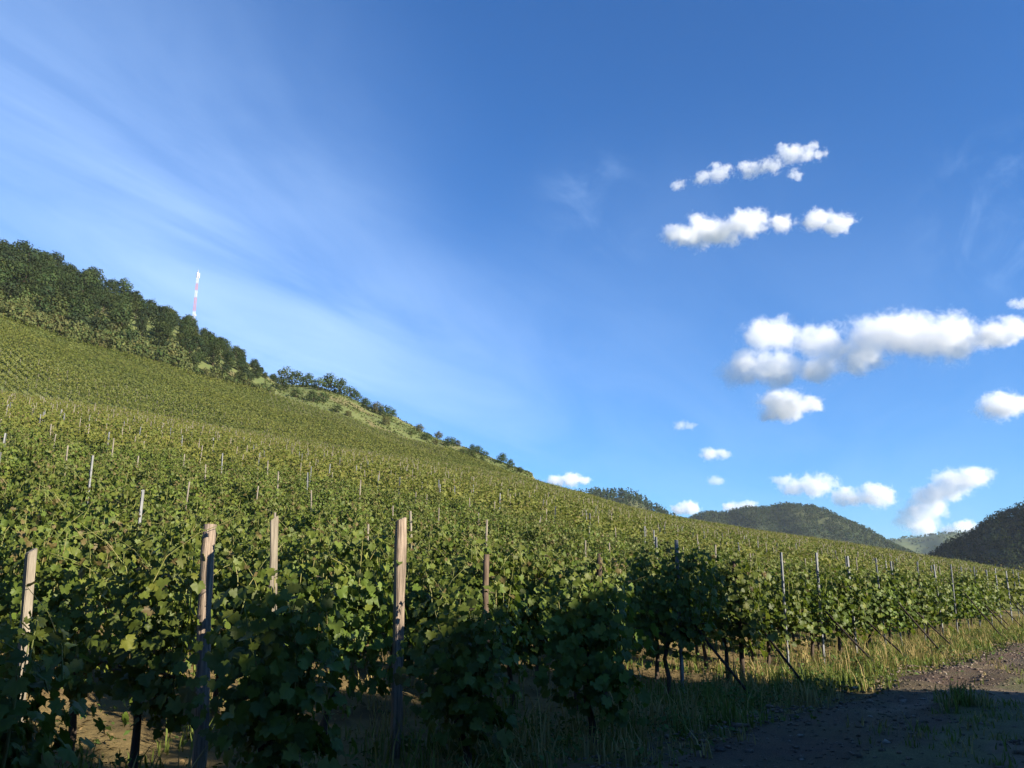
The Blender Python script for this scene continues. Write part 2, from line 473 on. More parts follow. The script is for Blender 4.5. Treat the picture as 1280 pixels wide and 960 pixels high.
# ------------------------------------------------------------------ distant hills and their woods
def build_hill(name, pts, R, depth, base, cover, tree=None, squash=1.0):
    t = sorted(pix(x, y) for x, y in pts)
    ta = np.array([a for a, b in t]); tt = np.array([b for a, b in t])
    az = np.linspace(ta[0], ta[-1], 120)
    rr = np.linspace(-1, 1, 41)
    top = np.interp(az, ta, tt)*R+CAM_H
    if tree: top = top-tree['h']*0.75
    top = np.maximum(top+3.0*np.sin(az*1.7)*np.sin(az*0.9), base-1)
    def surf(a, q):
        tz = np.interp(a, az, top)
        prof = np.where(q < 0, np.cos(np.clip(-q, 0, 1)*PI/2)**1.3, np.cos(np.clip(q, 0, 1)*PI/2))
        z = base+(tz-base)*prof+0.03*(tz-base)*np.sin(a*2.3+q*5)*np.sin(q*PI)
        r = R+q*depth
        return r*np.sin(np.radians(a)), r*np.cos(np.radians(a)), z
    A, Q = np.meshgrid(az, rr)
    X, Y, Z = surf(A, Q)
    v = np.stack([X, Y, Z], -1).reshape(-1, 3)
    na = len(az)
    i = np.arange(len(rr)-1)[:, None]*na; j = np.arange(na-1)[None]
    f = np.stack([i+j+1, i+j, i+na+j, i+na+j+1], -1).reshape(-1, 4)[:, ::-1]
    col = np.zeros((len(v), 3)); col[:] = cover
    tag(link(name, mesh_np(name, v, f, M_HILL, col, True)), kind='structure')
    if not tree: return
    width = rad(az[-1]-az[0])*R
    n = int(width*depth*1.25/tree['gap']**2)
    a = rng.uniform(az[0], az[-1], n); q = rng.uniform(-1, 0.25, n)
    x, y, z = surf(a, q)
    ok = z > base+2
    x, y, z = x[ok], y[ok], z[ok]; n = len(x)
    k = tree['quads']
    h = tree['h']*rng.uniform(0.65, 1.25, n); w = tree['w']*rng.uniform(0.7, 1.2, n)
    dirs = norm(rng.normal(size=(n, k, 3))+np.array([0, 0, 0.35]))
    hz = rng.uniform(0.15, 1.0, (n, k))
    con = (rng.random(n) < tree.get('conifer', 0.1))[:, None]
    rad_ = np.where(con, (1.05-hz)*0.55, np.sqrt(np.clip(1-(hz*1.7-0.75)**2, 0.03, 1))*0.5)*w[:, None]
    th = rng.uniform(0, 2*PI, (n, k))
    cen = np.stack([x[:, None]+rad_*np.cos(th), y[:, None]+rad_*np.sin(th), z[:, None]+hz*h[:, None]], -1).reshape(-1, 3)
    nr = np.stack([np.cos(th), np.sin(th), hz*1.4-0.4], -1).reshape(-1, 3)
    nr = norm(nr+rng.normal(size=nr.shape)*0.35)
    v, f = quads(cen, nr, tree['leaf']*rng.uniform(0.7, 1.3, n*k), 0.9)
    base_c = np.array(tree['col'])*rng.uniform(0.65, 1.35, (n, 1, 1))*np.ones((1, k, 3))
    base_c = base_c*rng.uniform(0.8, 1.2, (n, k, 1))
    base_c[..., 0] *= rng.uniform(0.8, 1.3, (n, 1))
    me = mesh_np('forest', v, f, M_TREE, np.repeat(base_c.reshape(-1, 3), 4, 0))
    tag(link('forest', me), kind='stuff')

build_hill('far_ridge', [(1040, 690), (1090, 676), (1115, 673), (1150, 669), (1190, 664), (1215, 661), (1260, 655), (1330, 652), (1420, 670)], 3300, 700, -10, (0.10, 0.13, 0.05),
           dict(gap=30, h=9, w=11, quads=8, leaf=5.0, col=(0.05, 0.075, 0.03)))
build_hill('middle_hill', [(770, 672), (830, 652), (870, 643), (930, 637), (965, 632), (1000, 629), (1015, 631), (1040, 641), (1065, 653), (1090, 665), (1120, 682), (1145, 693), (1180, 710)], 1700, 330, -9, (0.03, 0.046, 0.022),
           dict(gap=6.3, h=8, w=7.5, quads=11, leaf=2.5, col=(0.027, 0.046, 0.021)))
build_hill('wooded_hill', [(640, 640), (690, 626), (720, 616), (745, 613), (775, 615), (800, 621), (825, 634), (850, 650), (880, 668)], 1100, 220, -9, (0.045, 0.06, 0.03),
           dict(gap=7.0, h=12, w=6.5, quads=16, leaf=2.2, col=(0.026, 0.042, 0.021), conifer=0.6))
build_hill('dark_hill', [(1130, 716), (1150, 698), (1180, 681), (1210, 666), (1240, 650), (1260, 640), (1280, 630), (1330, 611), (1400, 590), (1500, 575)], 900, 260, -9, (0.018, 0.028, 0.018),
           dict(gap=5.8, h=8.5, w=6.8, quads=18, leaf=1.6, col=(0.014, 0.025, 0.017), conifer=0.35))

# ------------------------------------------------------------------ trees
def tree_meshes(n_leaf, h, w, leaf, col, trunk_h=0.25, lobes=9, bark_r=0.18, shape=0.0):
    """(trunk mesh, crown mesh) at the origin: clumps of leaf-sized faces around limb ends"""
    pts = [(0, 0, 0), (0.03*w, 0.02*w, h*trunk_h), (0.05*w, -0.02*w, h*0.55), (0.02*w, 0.0, h*0.85)]
    parts = []
    def add_tube(p, r, s=6):
        v, f, t = tube_np(p, r, s)
        parts.append((v, f, (0, 0, 0)))
    add_tube(pts, [bark_r*1.25, bark_r, bark_r*0.6, bark_r*0.15], 8)
    cents, sizes = [], []
    for i in range(lobes):
        th = 2*PI*i*0.381966+rng.uniform(-.3, .3); q = (i+0.7)/lobes
        rr = w*0.5*math.sqrt(max(0.06, 1-(q*1.75-0.7)**2))*rng.uniform(0.5, 0.82)
        c = np.array([rr*math.cos(th), rr*math.sin(th), h*(trunk_h+(1-trunk_h)*(0.1+0.78*q))])
        cents.append(c); sizes.append(w*rng.uniform(0.20, 0.30))
        st = np.array([0.03*w, 0, h*(trunk_h*0.9+0.35*q)])
        add_tube([st, (st+c)/2+np.array([0, 0, 0.05*h]), c], [bark_r*0.45, bark_r*0.3, bark_r*0.08], 5)
    tv, tf, tc = join_parts(parts)
    trunk = mesh_np('trunk', tv, tf, M_BARK, None, True)
    cents = np.array(cents); sizes = np.array(sizes)
    pick = rng.integers(0, lobes, n_leaf)
    d = norm(rng.normal(size=(n_leaf, 3)))
    rr = rng.random((n_leaf, 1))**0.45
    cen = cents[pick]+d*rr*sizes[pick][:, None]*np.array([1.1, 1.1, 0.85])
    cen[:, 2] = np.maximum(cen[:, 2], h*0.06)
    nr = norm(d+norm(cen-np.array([0, 0, h*0.5]))*0.6+np.array([0, 0, 0.25])+rng.normal(size=(n_leaf, 3))*0.45)
    v, f = quads(cen, nr, leaf*rng.uniform(0.6, 1.4, n_leaf), 0.85)
    lob_t = rng.uniform(0.75, 1.3, lobes)
    c = np.array(col)*lob_t[pick][:, None]*rng.uniform(0.75, 1.25, (n_leaf, 1))
    c[:, 0] *= rng.uniform(0.8, 1.25, n_leaf)
    crown = mesh_np('crown', v, f, M_TREE, np.repeat(c, 4, 0))
    return trunk, crown

def place_tree(kind, meshes, loc, s, rz, label, cat, group):
    e = link(kind, None)
    e.location = loc; e.rotation_euler = (0, 0, rz); e.scale = s
    tag(e, label, cat, group)
    link('trunk', meshes[0], e); link('crown', meshes[1], e)
    return e

DARK = (0.024, 0.040, 0.017)
forest_v = [tree_meshes(900, 9.0, 9.0, 0.75, col, 0.18, 11) for col in (DARK, (0.029, 0.046, 0.018), (0.021, 0.035, 0.017), (0.034, 0.050, 0.019), (0.025, 0.038, 0.020), (0.052, 0.068, 0.024))]
russet_v = [tree_meshes(420, 8.0, 8.5, 1.0, (0.11, 0.075, 0.035), 0.18, 8)]
shrub_v = [tree_meshes(600, 4.2, 6.0, 0.58, col, 0.06, 8, 0.09) for col in ((0.082, 0.098, 0.034), (0.066, 0.088, 0.03), (0.098, 0.108, 0.042))]
bush_v = [tree_meshes(650, 5.0, 6.0, 0.48, col, 0.08, 8, 0.10) for col in ((0.04, 0.064, 0.024), (0.055, 0.08, 0.026), (0.10, 0.095, 0.036))]

# hillside wood: every crown is a tree of its own
pts = []
for _ in range(9000):
    px_ = rng.uniform(-75, 352)
    az = pix(px_, 420)[0]; phi = AXIS-az
    r1, r2, r3, sp, hill = (float(q) for q in radii_at(np.array([phi])))
    r = math.sqrt(rng.uniform((r2+9)**2, (r3+5)**2))
    x, y = r*math.sin(rad(az)), r*math.cos(rad(az))
    if px_ > 300 and r < r2+(r3-r2)*(px_-300)/52*0.8: continue
    if all((x-a)**2+(y-b)**2 > (7.3 if px_ < 200 else 6.2)**2 for a, b, _ in pts):
        pts.append((x, y, px_))
    if len(pts) >= 285: break
pts.sort(key=lambda p: -p[2])
for i, (x, y, p) in enumerate(pts):
    s = rng.choice([rng.uniform(0.6, 0.9), rng.uniform(0.8, 1.1)])*float(np.interp(p, [60, 200, 280, 350], [0.97, 0.82, 0.56, 0.42]))
    r = math.hypot(x, y)
    top = r > 385
    if (p < 45 and r > 375 and rng.random() < 0.5):
        place_tree('broadleaf_tree', russet_v[0], (x, y, H(x, y)-0.4), (s, s, s), rng.uniform(0, 6.28),
                   'russet brown tree at the top left of the wooded hillside', 'tree', 'trees of the hillside wood')
    else:
        lab = 'dark green tree on the skyline of the hillside wood' if top else 'dark green broadleaf tree in the dense wood above the vineyard'
        place_tree('broadleaf_tree', forest_v[5 if rng.random() < 0.1 else int(rng.integers(0, 5))], (x, y, H(x, y)-0.4), (s, s, s*rng.uniform(0.9, 1.2)), rng.uniform(0, 6.28),
                   lab, 'tree', 'trees of the hillside wood')
# paler scrub along the lower edge of the wood
for px_ in np.arange(-40, 345, 7.5):
    p = px_+rng.uniform(-3, 3)
    az = pix(p, 430)[0]; phi = AXIS-az
    r1, r2, r3, sp, hill = (float(q) for q in radii_at(np.array([phi])))
    rows = 4 if p < 130 else 3 if p < 230 else 1
    for k in range(rows):
        r = r2+2.5+k*7+rng.uniform(-1.5, 1.5)
        x, y = r*math.sin(rad(az)), r*math.cos(rad(az))
        s = rng.uniform(0.75, 1.3)*(1.0 if p < 230 else 0.75)
        place_tree('shrub', shrub_v[int(rng.integers(0, 3))], (x, y, H(x, y)-0.3), (s, s, s*rng.uniform(0.9, 1.3)), rng.uniform(0, 6.28),
                   'pale olive shrub along the lower edge of the hillside wood', 'shrub', 'shrubs between vineyard and wood')
# scattered bushes on the grassy slope (photo column, photo row of the foot, width in px, kind)
BUSH = [(358, 470, 20, 1), (372, 477, 16, 0), (384, 484, 18, 0), (398, 488, 16, 1), (412, 490, 20, 0), (425, 494, 18, 0), (438, 497, 14, 0), (446, 499, 12, 0),
        (391, 503, 16, 0), (404, 503, 13, 0), (421, 516, 12, 1), (435, 521, 9, 2), (370, 497, 12, 1), (352, 488, 16, 1),
        (458, 512, 12, 0), (470, 517, 14, 2), (480, 521, 15, 0), (490, 522, 11, 0), (482, 532, 11, 2), (455, 505, 9, 0),
        (514, 544, 7, 1), (524, 540, 10, 2), (533, 551, 11, 0), (548, 547, 9, 2), (561, 559, 14, 0), (567, 552, 6, 0), (579, 571, 11, 1), (589, 573, 12, 1), (603, 578, 8, 0),
        (591, 566, 10, 0), (598, 568, 12, 0), (606, 571, 8, 0), (627, 580, 14, 0), (638, 586, 10, 0), (650, 591, 8, 0), (544, 556, 7, 2), (572, 558, 8, 2)]
WHERE = {0: 'dark round bush', 1: 'mid green bush', 2: 'brownish olive bush'}
for i, (bx, by, w, k) in enumerate(BUSH):
    az, t = pix(bx, by)
    # walk outwards until the slope is met
    rr = np.arange(200, 420, 1.0)
    xs, ys = rr*math.sin(rad(az)), rr*math.cos(rad(az))
    el = (height(xs, ys)-CAM_H)/rr
    hit = np.nonzero(el >= t)[0]
    j = int(hit[0]) if len(hit) else int(np.argmax(el))
    r = rr[j]
    s = w*1.25*r/FPX/6.0
    zone = 'in the hedge line on the ridge beside the wood' if bx < 450 and by < 500 else 'on the grassy slope below the ridge trees' if bx < 450 else 'in the clump at the middle of the grassy ridge' if bx < 500 else 'spotting the bare grassy end of the ridge'
    place_tree('bush', bush_v[k], (xs[j], ys[j], H(xs[j], ys[j])-0.2), (s, s, s*rng.uniform(0.85, 1.15)), rng.uniform(0, 6.28), WHERE[k]+' '+zone, 'bush', 'bushes on the grassy ridge')

def slope_cover():
    n = 14000
    px_ = rng.uniform(330, 665, n); az = np.degrees(np.arctan((px_-640)/(FPX*math.cos(PITCH)))); phi = AXIS-az
    r1, r2, r3, sp, hill = radii_at(phi)
    r = r2-2+(r3+6-r2)*rng.random(n)
    x, y = r*np.sin(np.radians(az)), r*np.cos(np.radians(az))
    pat = np.sin(x*0.23+np.sin(y*0.19))*np.sin(y*0.21+2)+0.5*np.sin(x*0.7)*np.sin(y*0.6)
    keep = pat > rng.uniform(-0.9, 0.9, n)
    x, y, pat = x[keep], y[keep], pat[keep]; n = len(x)
    cen = np.stack([x, y, height(x, y)+rng.uniform(0.05, 0.35, n)], -1)
    V, F = quads(cen, norm(rng.normal(size=(n, 3))*0.6+np.array([0, 0, 0.9])), rng.uniform(0.4, 0.95, n), 0.8)
    c = np.array([0.115, 0.145, 0.045])*rng.uniform(0.55, 1.3, (n, 1))
    d = rng.random(n) < 0.3
    c[d] = np.array([0.20, 0.185, 0.08])*rng.uniform(0.7, 1.1, (int(d.sum()), 1))
    tag(link('undergrowth', mesh_np('undergrowth', V, F, M_TREE, np.repeat(c, 4, 0))), kind='stuff')
slope_cover()

# ------------------------------------------------------------------ lattice mast behind the wood
def build_mast():
    az, t = pix(248, 337)
    R = 560.0
    x, y = R*math.sin(rad(az)), R*math.cos(rad(az))
    zt = CAM_H+t*R; zb = H(x, y)
    e = link('lattice_mast', None); e.location = (x, y, zb)
    tag(e, 'tall red and white banded lattice mast rising behind the wooded ridge', 'mast')
    Ht = zt-zb
    ztop = Ht-5.0
    n = max(6, int(round(ztop/5.0)))
    lev = np.linspace(0, ztop, n+1)
    def hw(z): return 0.95-0.45*z/ztop
    bands = [{0: 'white', 1: 'red', 2: 'white'}.get(n-1-i, 'red' if (n-1-i) in (3, 4) or i % 2 else 'white') for i in range(n)]
    for i in range(n):
        parts = []
        z0, z1 = lev[i], lev[i+1]-0.02
        a, b = hw(z0), hw(z1)
        c0 = [(a, a, z0), (-a, a, z0), (-a, -a, z0), (a, -a, z0)]; c1 = [(b, b, z1), (-b, b, z1), (-b, -b, z1), (b, -b, z1)]
        for k in range(4):
            k2 = (k+1) % 4
            for p, q, r in ((c0[k], c1[k], 0.075), (c0[k], c1[k2], 0.035), (c0[k2], c1[k], 0.035), (c1[k], c1[k2], 0.035)):
                v, f, tr = tube_np([p, q], [r, r], 5); parts.append((v, f, (0, 0, 0)))
        v, f, c = join_parts(parts)
        link('mast_section', mesh_np('mast_section', v, f, M_WHITE if bands[i] == 'white' else M_RED), e)
    v, f, tr = tube_np([(0, 0, ztop), (0, 0, ztop+3.0), (0, 0, ztop+5.0)], [0.55, 0.5, 0.10], 8)
    link('antenna', mesh_np('antenna', v, [f, tr], M_GREY), e)
    for k in range(3):
        th = 2*PI*k/3+0.5
        v, f, tr = tube_np([(1.0*math.cos(th), 1.0*math.sin(th), ztop-1.0), (1.0*math.cos(th), 1.0*math.sin(th), ztop+2.6)], [0.28, 0.28], 6)
        link('aerial_panel', mesh_np('aerial_panel', v, [f, tr], M_WHITE), e)
    bm = bmesh.new()
    bmesh.ops.create_cone(bm, cap_ends=True, segments=14, radius1=0.7, radius2=0.7, depth=0.4, matrix=Matrix.Translation((1.2, -0.7, ztop*0.72)) @ Matrix.Rotation(PI/2, 4, 'X'))
    me = bpy.data.meshes.new('dish'); bm.to_mesh(me); bm.free(); me.materials.append(M_WHITE)
    link('dish', me, e)
build_mast()

# ------------------------------------------------------------------ grapevines
LEAF_OUT = []
for deg_, rr_ in ((-90, 0.12), (-68, 0.50), (-38, 0.66), (-18, 0.60), (2, 0.86), (18, 0.70), (42, 0.92), (58, 0.72), (74, 0.86), (90, 1.05),
                  (106, 0.86), (122, 0.72), (138, 0.92), (162, 0.70), (178, 0.86), (198, 0.60), (218, 0.66), (248, 0.50)):
    LEAF_OUT.append((rr_*math.cos(rad(deg_)), rr_*math.sin(rad(deg_))))
LEAF_OUT = np.array(LEAF_OUT)
K = len(LEAF_OUT)

def lobed_leaves(cen, nrm, size):
    n = len(cen)
    down = norm(np.array([0, 0, -1.0])+rng.normal(size=(n, 3))*0.55)
    e1 = norm(np.cross(nrm, down)); e2 = norm(np.cross(e1, nrm))
    e2 = np.where(((e2*down).sum(1) < 0)[:, None], -e2, e2)
    s = np.asarray(size).reshape(-1, 1, 1)*0.55
    r2 = (LEAF_OUT**2).sum(1)
    curl = rng.uniform(-0.5, 0.2, (n, 1, 1))
    fold = rng.uniform(-0.1, 0.55, (n, 1, 1))
    o = LEAF_OUT[None]
    out = cen[:, None]+s*(o[..., :1]*e1[:, None]+o[..., 1:]*e2[:, None]+nrm[:, None]*(curl*r2[None, :, None]+fold*np.abs(o[..., :1])))
    out += s*0.05*rng.normal(size=(n, K, 3))
    v = np.concatenate([cen[:, None], out], 1).reshape(-1, 3)
    k = np.arange(K)
    tri = np.stack([np.zeros(K, int), 1+k, 1+(k+1) % K], -1)
    f = (tri[None]+np.arange(n)[:, None, None]*(K+1)).reshape(-1, 3)
    return v, f

def leaf_colours(n, h):
    """h 0..1 up the plant: young leaves near the shoot tips are yellower"""
    base = np.array([0.100, 0.146, 0.021])
    c = base*rng.uniform(0.6, 1.35, (n, 1))
    t = np.clip(h-0.55, 0, 1)[:, None]*1.4*rng.random((n, 1))
    c = c*(1-t)+np.array([0.19, 0.20, 0.035])*t
    y = rng.random(n) < 0.13
    c[y] = np.array([0.18, 0.205, 0.03])*rng.uniform(0.75, 1.2, (int(y.sum()), 1))
    b = rng.random(n) < 0.008
    c[b] = (0.16, 0.12, 0.05)
    return c

def vine_meshes(n, lo, hi, half_len, half_w, size=(0.065, 0.165), shoots=10):
    # leaves hang off a few upright canes so that the outline stays uneven
    nc = 15
    cx = rng.uniform(-half_len, half_len, nc); cyy = rng.normal(0, half_w*0.5, nc)
    ctop = rng.uniform(hi-0.35, hi+0.12, nc); clo = lo+rng.uniform(-0.15, 0.5, nc)*rng.random(nc)**0.7
    p = rng.integers(0, nc, n)
    q = rng.random(n)**0.85
    zz = clo[p]+(ctop[p]-clo[p])*q
    wid = (0.55+0.65*np.sin(np.clip(q, 0, 1)*PI*0.9))
    x = cx[p]+rng.normal(0, 0.13, n); y = cyy[p]+rng.normal(0, half_w*0.62, n)*wid
    cen = np.stack([x, y, zz], -1)
    nr = norm(np.stack([rng.normal(-0.55, 0.5, n)+x*0.4, np.sign(y)*0.55+y*1.2+rng.normal(0, 0.5, n), rng.uniform(0.1, 1.1, n)], -1))
    sz = rng.uniform(*size, n)*(1.15-0.45*np.clip((zz-lo)/(hi-lo), 0, 1)**2)
    v, f = lobed_leaves(cen, nr, sz)
    cols = leaf_colours(n, (zz-lo)/(hi-lo))
    parts_v, parts_f, parts_c = [v], [f], [np.repeat(cols, K+1, 0)]
    off = len(v)
    # shoot tips above the canopy with small young leaves
    sh = []
    for i in range(shoots):
        x0, y0 = rng.uniform(-half_len, half_len), rng.normal(0, half_w*0.6)
        z0 = hi-rng.uniform(0.2, 0.5)
        ln = rng.uniform(0.25, 0.62)
        dx, dy = rng.normal(0, 0.22), rng.normal(0, 0.25)
        ps = [np.array([x0+dx*s*s, y0+dy*s*s, z0+ln*s*(1-0.12*s)]) for s in (0, 0.35, 0.7, 1.0)]
        sh.append((ps, [0.005, 0.004, 0.003, 0.0015]))
        m = 9
        t = rng.uniform(0.15, 1.0, m)
        c = np.stack([x0+dx*t*t, y0+dy*t*t, z0+ln*t*(1-0.12*t)], -1)+rng.normal(0, 0.035, (m, 3))
        v2, f2 = lobed_leaves(c, norm(rng.normal(size=(m, 3))+np.array([0, 0, 0.5])), (0.11-0.06*t)*rng.uniform(0.8, 1.2, m))
        parts_v.append(v2); parts_f.append(f2+off); off += len(v2)
        cc = np.array([0.13, 0.165, 0.035])*rng.uniform(0.7, 1.25, (m, 1))
        br = rng.random(m) < 0.25
        cc[br] = (0.17, 0.125, 0.05)
        parts_c.append(np.repeat(cc, K+1, 0))
    fol = mesh_np('foliage', np.concatenate(parts_v), np.concatenate(parts_f), M_LEAF, np.concatenate(parts_c))
    # canes and shoots
    tp = []
    for ps, rs in sh:
        a, b, c_ = tube_np(ps, rs, 4); tp.append((a, b, (0, 0, 0)))
    for i in range(nc):
        ps = [(cx[i]*0.8, cyy[i]*0.3, 0.72), (cx[i], cyy[i]*0.8, (0.7+ctop[i])/2), (cx[i]+rng.normal(0, .05), cyy[i], ctop[i]-0.05)]
        a, b, c_ = tube_np(ps, [0.007, 0.006, 0.003], 4); tp.append((a, b, (0, 0, 0)))
    a, b, c_ = join_parts(tp)
    canes = mesh_np('shoots', a, b, M_SHOOT, None, True)
    # gnarled trunk with two arms along the wire
    w = lambda s: rng.normal(0, s)
    base = [(w(.02), w(.02), -0.12), (w(.03), w(.02), 0.2), (w(.05), w(.03), 0.45), (w(.04), w(.02), 0.7), (0.03, 0, 0.86)]
    tr = []
    a, b, c_ = tube_np(base, [0.045, 0.036, 0.030, 0.032, 0.022], 7); tr.append((a, b, (0, 0, 0)))
    for s_ in (-1, 1):
        a, b, c_ = tube_np([(0.0, 0, 0.74), (s_*half_len*0.35, w(.02), 0.84+w(.02)), (s_*half_len*0.8, w(.02), 0.83)], [0.022, 0.016, 0.010], 6); tr.append((a, b, (0, 0, 0)))
    a, b, c_ = join_parts(tr)
    trunk = mesh_np('trunk', a, b, M_DARKWOOD, None, True)
    return trunk, canes, fol

ROWS = [1.6, 3.55, 5.5, 7.4, 8.9, 11.0, 12.85, 14.8, 16.7, 18.6, 20.5]
while ROWS[-1] < 330: ROWS.append(ROWS[-1]+1.95)
ROWS = [1.6-1.95*k for k in range(40, 0, -1)]+ROWS
ROWS = np.array(ROWS)
VG = 1.2
vin = []
for v0 in ROWS:
    ur = [4.9]+list(np.arange(6.55, 330, VG))
    if v0 > 8.2: ur[0] = 6.05; ur[1:] = list(np.arange(7.2, 330, VG))
    if v0 < 1.7: ur[0] = 4.3; ur[1:] = ur[2:]
    ua = np.array(ur)+rng.normal(0, 0.07, len(ur)); va = v0+rng.normal(0, 0.05, len(ur))
    vin.append(np.stack([ua, va], -1))
vin = np.concatenate(vin)
VX = vin[:, 0]*DU[0]+vin[:, 1]*DV[0]; VY = vin[:, 0]*DU[1]+vin[:, 1]*DV[1]
Rv = np.hypot(VX, VY); Av = np.degrees(np.arctan2(VX, VY))
mask = (np.abs(Av) < 36.5+120/np.maximum(Rv, 3)*0.5) & field_mask(VX, VY) & (Rv > 2.6) & (VY > 0)
vin, VX, VY, Rv, Av = vin[mask], VX[mask], VY[mask], Rv[mask], Av[mask]
VZ = height(VX, VY)
order = np.argsort(Rv)
NEAR = 300
row_rot = math.atan2(DU[1], DU[0])
VAR = [vine_meshes(760, 0.50, 1.84, 0.68, 0.24, (0.06, 0.15)) for _ in range(7)]
FRONT = [vine_meshes(700, 0.26, 1.64, 0.36, 0.25, (0.075, 0.155), 6) for _ in range(4)]
FRONT_LABEL = {0: 'shaded grapevine with large dark leaves in the bottom left corner',
               1: 'dark shaded grapevine at the row end right of the thick wooden post',
               2: 'dark shaded grapevine at the row end right of the tall square wooden post',
               3: 'shaded grapevine with a bare dark trunk left of the first grey steel post'}
near_idx = order[:NEAR]
for i in near_idx:
    u_, v_ = vin[i]
    end = u_ < 5.3
    ri = int(round((v_-1.6)/1.95))
    dist = Rv[i]
    ms = FRONT[int(rng.integers(0, 4))] if end and dist < 14 else VAR[int(rng.integers(0, 7))]
    e = link('grapevine', None)
    e.location = (VX[i], VY[i], VZ[i])
    e.rotation_euler = (0, 0, row_rot+rng.normal(0, 0.12))
    s = rng.uniform(0.92, 1.08)
    e.scale = (1, 1, s*(0.78 if end and ri == 0 else 1))
    if end and ri in FRONT_LABEL:
        lab = FRONT_LABEL[ri]
    elif end:
        lab = 'leafy grapevine at the track end of its row beside a steel post'
    elif dist < 13:
        lab = 'leafy green grapevine in the front rows behind the wooden end posts'
    else:
        lab = 'sunlit grapevine deeper in the dense rows of the lower vineyard'
    tag(e, lab, 'grapevine', 'grapevines in the lower vineyard')
    for nm, me in zip(('trunk', 'shoots', 'foliage'), ms):
        link(nm, me, e)
R_NEAR = float(Rv[order[NEAR]])
print('near vine radius', R_NEAR, 'all vines', len(vin))

def far_vines():
    idx = order[NEAR:]
    allv, allf, allc, off = [], [], [], 0
    rr = Rv[idx]
    bands = [(0, 48, 170, 0.15), (48, 75, 95, 0.19), (75, 120, 66, 0.22), (120, 190, 46, 0.28), (190, 400, 36, 0.35)]
    for lo, hi, k, sz in bands:
        ii = idx[(rr >= lo) & (rr < hi)]
        n = len(ii)
        if not n: continue
        ph = AXIS-Av[ii]
        s = rng.uniform(-0.66, 0.66, (n, k)); w = rng.normal(0, 0.165, (n, k)); q = rng.random((n, k))**0.8
        vig = rng.uniform(0.88, 1.12, (n, 1))
        hz = (0.60+1.26*q)*vig
        tip = rng.random((n, k)) < 0.09
        hz = np.where(tip, vig*rng.uniform(1.84, 2.25, (n, k)), hz)
        w = np.where(tip, w*1.3, w)
        x = VX[ii][:, None]+s*DU[0]+w*DV[0]; y = VY[ii][:, None]+s*DU[1]+w*DV[1]; z = VZ[ii][:, None]+hz
        cen = np.stack([x, y, z], -1).reshape(-1, 3)
        sd = np.sign(w)[..., None]*np.array([DV[0], DV[1], 0])*0.6
        nr = norm((sd+rng.normal(size=(n, k, 3))*0.42+np.array([-DU[0]*0.55, -DU[1]*0.55, 0.5])).reshape(-1, 3))
        size = (sz*rng.uniform(0.65, 1.35, (n, k))*np.where(tip, 0.5, 1)).ravel()
        v, f = quads(cen, nr, size, 0.85)
        c = np.array([0.136, 0.162, 0.028])*rng.uniform(0.8, 1.22, (n*k, 1))*np.repeat(rng.uniform(0.85, 1.15, (n, 1)), k, 0)
        t = (np.clip(q.ravel()-0.5, 0, 1)[:, None]*1.6*rng.random((n*k, 1)))
        c = c*(1-t)+np.array([0.24, 0.225, 0.048])*t
        gx, gy = VX[ii], VY[ii]
        vg = np.sin(gx*0.045+1.3*np.sin(gy*0.033))*np.sin(gy*0.05+np.sin(gx*0.06))+0.5*np.sin(gx*0.17+gy*0.11)*np.sin(gy*0.19)
        vg = np.repeat(np.clip(vg, -1, 1), k)[:, None]
        c = c*(1+vg*np.array([0.10, 0.05, 0.04]))
        br = tip.ravel() & (rng.random(n*k) < 0.5)
        c[br] = (0.19, 0.14, 0.055)
        allv.append(v); allf.append(f+off); allc.append(np.repeat(c, 4, 0)); off += len(v)
    me = mesh_np('vineyard', np.concatenate(allv), np.concatenate(allf), M_FAR, np.concatenate(allc))
    o = link('vineyard', me)
    tag(o, kind='stuff')
    # their trunks
    ii = idx[(rr < 60)]
    return
far_vines()

# ------------------------------------------------------------------ posts
def square_post(h, a, top_cut=0.02):
    bm = bmesh.new()
    bmesh.ops.create_cube(bm, size=1)
    for v in bm.verts:
        v.co = Vector((v.co.x*a, v.co.y*a, -0.4 if v.co.z < 0 else h+top_cut*(v.co.x*2)))
    bmesh.ops.subdivide_edges(bm, edges=[e for e in bm.edges if abs(e.verts[0].co.z-e.verts[1].co.z) > 0.5], cuts=9)
    for v in bm.verts:
        v.co.x += random.gauss(0, a*0.035); v.co.y += random.gauss(0, a*0.035)
    bmesh.ops.bevel(bm, geom=[e for e in bm.edges], offset=a*0.09, segments=2, affect='EDGES', clamp_overlap=True)
    return bm

def bm_mesh(name, bm, mat, smooth=False):
    me = bpy.data.meshes.new(name); bm.to_mesh(me); bm.free(); me.materials.append(mat)
    if smooth:
        for p in me.polygons: p.use_smooth = True
    return me

def round_post(h, r, bow=0.012):
    z = np.linspace(-0.4, h, 12)
    p = [(bow*math.sin(k*0.5)+random.gauss(0, r*.05), bow*math.cos(k*0.4)+random.gauss(0, r*.05), zz) for k, zz in enumerate(z)]
    return tube_np(p, [r*(1.08-0.14*k/11)*random.uniform(.96, 1.04) for k in range(12)], 12)

